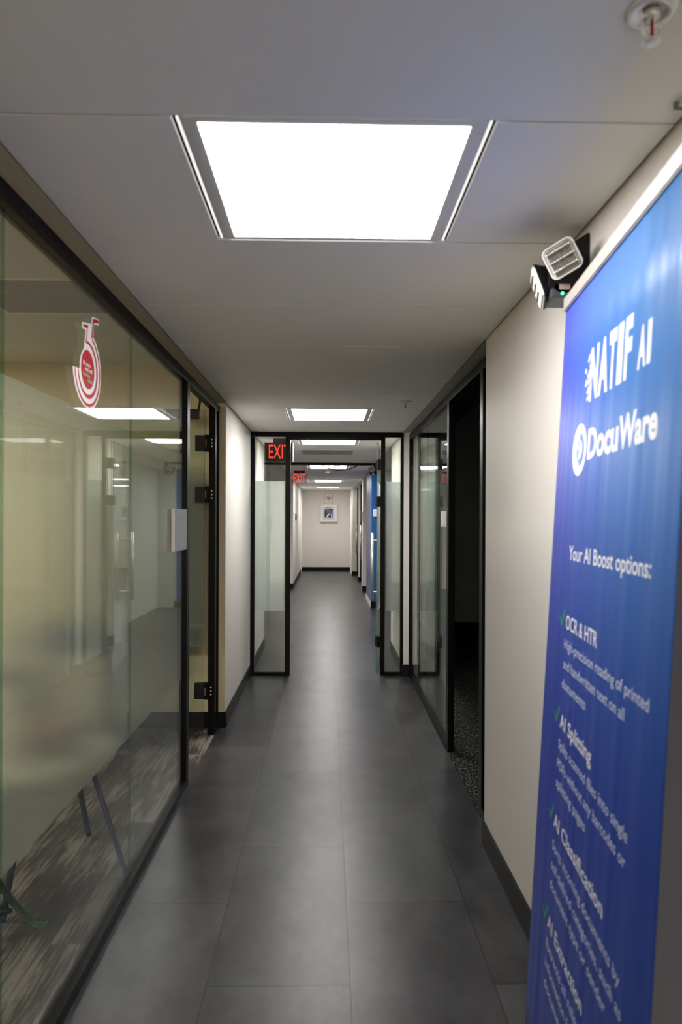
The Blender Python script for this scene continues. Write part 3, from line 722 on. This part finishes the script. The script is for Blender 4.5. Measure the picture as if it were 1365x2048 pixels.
# sticker on the left glass
t = thing('window_sticker', 'red and white 35 years sticker at the top of the left glass front', 'sticker', (-.8185, 2.345, 1.92))
sx = lambda u, v, tt: (tt, u, v)
G0 = -.8196
out = [(2.2901, 2.2034), (2.3791, 2.2207), (2.3862, 2.2481), (2.4543, 2.2596), (2.4546, 2.2361), (2.4062, 2.2284), (2.3991, 2.1992), (2.4041, 2.1937), (2.3943, 2.1817), (2.4297, 2.1644), (2.461, 2.1287), (2.4773, 2.0886), (2.4800, 2.0447), (2.4676, 2.000), (2.4423, 1.9595), (2.405, 1.934), (2.355, 1.923), (2.3069, 1.9277), (2.2617, 1.9478), (2.2309, 1.9789), (2.2131, 2.0142), (2.2091, 2.0383), (2.2694, 2.0434), (2.2714, 2.0674), (2.2823, 2.0942), (2.3092, 2.1221), (2.318, 2.1588), (2.3247, 2.187), (2.2928, 2.182)]
MB().prism(out, sx, G0, G0 + .0005).build('backing', M['stickw'], t)
rd = MB(); cx_, cz_ = 2.345, 2.056
rd.prism([(2.2992, 2.1987), (2.348, 2.2077), (2.341, 2.1916), (2.3344, 2.1533), (2.3252, 2.1418), (2.3339, 2.1946), (2.303, 2.1892)], sx, G0 + .0006, G0 + .0009)
rd.prism([(2.3926, 2.2433), (2.4491, 2.2543), (2.4493, 2.2425), (2.4037, 2.2325), (2.3937, 2.192), (2.389, 2.1738), (2.3787, 2.1733), (2.3825, 2.1904)], sx, G0 + .0006, G0 + .0009)
def arc(r, a0, a1, w0, w1, n=40):
    P = []; W = []
    for i in range(n + 1):
        f = i / n; a = math.radians(a0 + (a1 - a0) * f); P.append((cx_ + r * math.cos(a), cz_ + r * math.sin(a))); W.append(w0 + (w1 - w0) * math.sin(math.pi * f))
    rd.ribbon(P, W, sx, G0 + .0009)
arc(.092, 102, -170, .008, .015); arc(.121, 70, -172, .008, .011)
rd.build('red_strokes', M['stickr'], t)
ds = MB(); ds.bm.faces.new([ds.bm.verts.new((G0 + .0009, cx_ + .065 * math.cos(2 * math.pi * i / 48), cz_ + .066 * math.sin(2 * math.pi * i / 48))) for i in range(48)]); ds.build('disc', M['stickr'], t)
tx = MB(); text_into(tx, '35 years', 2.296, 2.370, 2.066, .013, sx, G0 + .0014, .015); text_into(tx, 'and still', 2.316, 2.387, 2.049, .013, sx, G0 + .0014, .015); tx.build('white_lettering', M['stickw'], t)
tx = MB(); text_into(tx, 'looking', 2.300, 2.366, 2.030, .013, sx, G0 + .0014, .015); text_into(tx, 'fresh', 2.343, 2.389, 2.013, .013, sx, G0 + .0014, .015); tx.build('green_lettering', M['stickg'], t)

# ================================================================ FURNITURE BEHIND THE LEFT GLASS
t = thing('lounge_chair', 'navy legged chair with cream seat, blurred behind the frosted left glass', 'chair', (-1.2, 3.0, 0))
cc = Vector((-1.2, 3.0, 0))
for fx_, fy_ in ((-.87, 2.99), (-1.16, 3.36), (-1.24, 2.64), (-1.53, 3.0)):
    f = Vector((fx_, fy_, 0)); d = (cc - f); top = f + d * .46; top.z = .46
    MB().tube([f + Vector((0, 0, 0)), f + d * .02 + Vector((0, 0, .02)), f.lerp(top, .5), top], [.013, .014, .015, .016], 10, .011).build('leg', M['navy'], t)
MB().lathe([(0, .44), (.17, .44), (.24, .46), (.27, .50), (.27, .53), (.24, .55), (0, .555)], (-1.2, 3.0, 0)).build('seat', M['cream'], t)
bk = MB(); n = 24
for i in range(n):
    a0, a1 = (math.radians(70 + 200 * k / n) for k in (i, i + 1))
    for (r0, z0), (r1, z1) in (((.26, .52), (.31, .70)), ((.31, .70), (.34, .88)), ((.34, .88), (.31, .88)), ((.31, .88), (.28, .70)), ((.28, .70), (.23, .54))):
        bk.quad(*((-1.2 + r * math.cos(a), 3.0 + r * math.sin(a), z) for r, z, a in ((r0, z0, a0), (r0, z0, a1), (r1, z1, a1), (r1, z1, a0))))
bmesh.ops.remove_doubles(bk.bm, verts=bk.bm.verts, dist=.0005)
bk.build('backrest', M['cream'], t)
tag(MB().box(-1.36, -1.12, 2.86, 3.10, .556, .66, .045).build('cushion', M['rose']), 'dusty rose cushion on the cream seat, seen as a blur through the frosted glass', 'cushion')
t = thing('side_chair', 'navy tub chair behind the frosted left glass, deeper in the room', 'chair', (-1.65, 4.3, 0))
for dx in (-.2, .2):
    for dy in (-.2, .2): MB().tube([(-1.65 + dx * 1.15, 4.3 + dy * 1.15, 0), (-1.65 + dx, 4.3 + dy, .42)], .013, 10).build('leg', M['navy'], t)
MB().box(-1.93, -1.37, 4.02, 4.58, .42, .52, .04).build('seat', M['navyfab'], t)
MB().box(-1.93, -1.37, 4.50, 4.61, .50, .86, .04).build('backrest', M['navyfab'], t)
t = thing('green_stool', 'dark green metal stool with curved legs at the lower left, behind the glass', 'stool', (-1.36, 2.52, 0))
for sx_, sy_ in ((1, .1), (-.5, .8), (-.4, -.85)):
    pts = []
    for i in range(13):
        f = i / 12; r = .06 + .27 * f; z = .36 * (1 - f) ** 1.4 + (.03 * max(0, (f - .86) / .14)) + .014
        pts.append((-1.36 + sx_ * r, 2.52 + sy_ * r, z))
    MB().tube(pts, .020, 10, .008).build('leg', M['green'], t)
st = MB(); 
for sx_, sy_, tx_, ty_ in ((1, .1, -.4, -.85), (1, .1, -.5, .8), (-.5, .8, -.4, -.85)): st.tube([(-1.36 + sx_ * .20, 2.52 + sy_ * .20, .10), (-1.36 + tx_ * .20, 2.52 + ty_ * .20, .10)], .008, 8)
st.build('stretcher', M['green'], t)
MB().lathe([(0, .36), (.15, .36), (.165, .375), (.165, .40), (.15, .41), (0, .41)], (-1.36, 2.52, 0)).build('seat', M['green'], t)

# ================================================================ BANNER
BW, BT = .85, 2.135
a_, b_ = .1022, .0532
BP = Vector((.55, 1.896, 0)); Bd = Vector((-math.sin(a_), -math.cos(a_), 0)); Bn = Vector((math.cos(a_), -math.sin(a_), 0))
Bu = Bn * math.sin(b_) + Vector((0, 0, 1)) * math.cos(b_); Bo = -Bn * math.cos(b_) + Vector((0, 0, 1)) * math.sin(b_)
def wave(u, v):
    return 0.0
def bf(u, v, t): return BP + Bd * u + Bu * v + Bo * (wave(u, v) + t)
t = thing('rollup_banner', 'blue roll-up banner with white lettering and green ticks, leaning back by the right wall', 'banner', tuple(BP), None)
pr = MB(); uvl = pr.bm.loops.layers.uv.new('UVMap'); NU, NV = 150, 12
vv = [[pr.bm.verts.new(bf(BW * i / NU, .07 + (BT - .07) * j / NV, 0)) for j in range(NV + 1)] for i in range(NU + 1)]
for i in range(NU):
    for j in range(NV):
        f = pr.bm.faces.new((vv[i][j], vv[i + 1][j], vv[i + 1][j + 1], vv[i][j + 1])); f.smooth = True
        for lp, (p, q) in zip(f.loops, ((i, j), (i + 1, j), (i + 1, j + 1), (i, j + 1))): lp[uvl].uv = (p / NU, q / NV)
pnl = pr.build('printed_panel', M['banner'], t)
so = pnl.modifiers.new('s', 'SOLIDIFY'); so.thickness = .0006; so.offset = -1
def bbox(mb, u0, u1, v0, v1, t0, t1):
    P = [BP + Bd * u + Bu * v + Bo * w_ for u, v, w_ in ((u0, v0, t0), (u1, v0, t0), (u1, v0, t1), (u0, v0, t1), (u0, v1, t0), (u1, v1, t0), (u1, v1, t1), (u0, v1, t1))]
    V = [mb.bm.verts.new(p) for p in P]
    fs = [mb.bm.faces.new([V[i] for i in q]) for q in ((0, 1, 2, 3), (7, 6, 5, 4), (0, 4, 5, 1), (1, 5, 6, 2), (2, 6, 7, 3), (3, 7, 4, 0))]
    bmesh.ops.bevel(mb.bm, geom=list({e for f in fs for e in f.edges}), offset=.003, segments=2, affect='EDGES'); return mb
bbox(MB(), -.006, BW + .006, BT - .004, BT + .036, -.010, .008).build('top_rail', M['silver'], t)
bbox(MB(), -.01, BW + .01, .004, .085, -.06, .035).build('base_cassette', M['silver'], t)
for u in (.12, .73): bbox(MB(), u - .02, u + .02, .002, .012, -.10, .16).build('foot', M['silver'], t)
MB().cyl(BP + Bd * .425 + Bu * .08 - Bo * .035, BP + Bd * .425 + Bu * (BT + .01) - Bo * .016, .008).build('support_pole', M['silver'], t)
TT = .0007
def words(name, rows, m, bold):
    mb = MB()
    for body, u0, u1, base_, cap in rows: text_into(mb, body, u0, u1, base_, cap, bf, TT, bold)
    return mb.build(name, m, t, fix=False)
words('headline_lettering', [(c_, a0, a1, 1.838, .112) for c_, a0, a1 in (('N', .287, .350), ('A', .356, .426), ('T', .428, .478), ('I', .487, .520), ('F', .532, .574))] + [('A', .611, .653, 1.840, .072), ('I', .659, .679, 1.840, .072)], M['txt'], .045)
words('brand_lettering', [('Docu', .300, .522, 1.696, .066), ('Ware', .526, .732, 1.696, .062)], M['txt'], .034)
dt = MB()
for i in range(48):
    v = 1.838 + .115 * random.random(); u = .300 - .058 * random.random() ** 1.3 * (1 - abs((v - 1.893) / .085) ** 1.6); s = .003 + .0045 * random.random()
    ang_ = random.random(); dt.bm.faces.new([dt.bm.verts.new(bf(u + s * math.cos(ang_ + k * math.pi / 3), v + s * math.sin(ang_ + k * math.pi / 3), TT)) for k in range(6)])
dt.build('scattered_dots', M['txt'], t, fix=False)
lg = MB(); lc = (.226, 1.724)
lg.bm.faces.new([lg.bm.verts.new(bf(lc[0] + .063 * math.cos(2 * math.pi * i / 40), lc[1] + .064 * math.sin(2 * math.pi * i / 40), TT)) for i in range(40)])
lgo = lg.build('round_logo', M['txt'], t, fix=False)
lg = MB()
n = 20
for i in range(n):
    qa, qb = (math.radians(-90 + 180 * k / n) for k in (i, i + 1))
    lg.quad(*(bf(lc[0] + .004 + r * math.cos(q) , lc[1] + r * 1.0 * math.sin(q), TT + .0006) for r, q in ((.024, qa), (.040, qa), (.040, qb), (.024, qb))))
for du, dv in ((-.006, .018), (-.014, .008), (-.006, -.004), (-.020, -.004), (-.006, -.024), (-.014, -.014)):
    u, v = lc[0] + du, lc[1] + dv; lg.quad(*(bf(u + p * .004, v + q * .005, TT + .0006) for p, q in ((-1, -1), (1, -1), (1, 1), (-1, 1))))
lg.build('logo_cutout', mat('logo_blue', (.04, .16, .55), .4), lgo, fix=False)
words('subtitle_lettering', [('Your AI Boost options:', .186, .742, 1.453, .0345)], M['txt'], .012)
HEAD = [('OCR & HTR', .196, .462, 1.281), ('AI Splitting', .194, .467, 1.035), ('AI Classification', .190, .595, .785), ('AI Extraction', .186, .502, .530)]
BODY = [('High-precision reading of printed', .192, .768, 1.231), ('and handwritten text on all', .192, .652, 1.182), ('documents', .192, .402, 1.133),
        ('Splits scanned files into single', .192, .705, .981), ('PDFs without any barcodes or', .192, .700, .933), ('splitting pages', .190, .452, .886),
        ('Sorts incoming documents by', .190, .706, .7275), ('self-defined categories, such as', .188, .722, .679), ('document type or sender', .188, .640, .631),
        ('Extracts all relevant', .186, .545, .478), ('information from your', .186, .570, .430), ('documents', .186, .395, .382)]
for h in HEAD:
    words('heading_lettering', [(*h, .0335)], M['txt'], .014)
    ck = MB(); v0 = h[3]
    ck.ribbon([(.134, v0 + .022), (.150, v0 + .002), (.182, v0 + .046)], [.008, .009, .006], bf, TT); ck.build('green_tick', M['chk'], t, fix=False)
for r in BODY: words('paragraph_line', [(*r, .0235)], M['txt2'], .002)
nl = MB()
NET = [[(.35, 2.095), (.612, 1.957)], [(.612, 1.957), (.728, 1.97)], [(.631, 1.945), (.788, 1.787)], [(.134, 2.092), (.369, 1.956)], [(.134, 2.092), (.325, 2.11)],
       [(.021, 2.026), (.129, 1.996), (.37, 1.953)], [(.129, 1.996), (.223, 1.939)], [(.038, 2.104), (.134, 2.092)], [(.392, 1.838), (.523, 1.759)], [(.66, 1.667), (.821, 1.618)],
       [(.16, 1.39), (.304, 1.433)], [(.16, 1.39), (.17, 1.33)], [(.788, 1.787), (.84, 1.70)]]
for l in NET: nl.ribbon(l, .0022, bf, TT - .0006)
nl.build('network_lines', M['line'], t, fix=False)
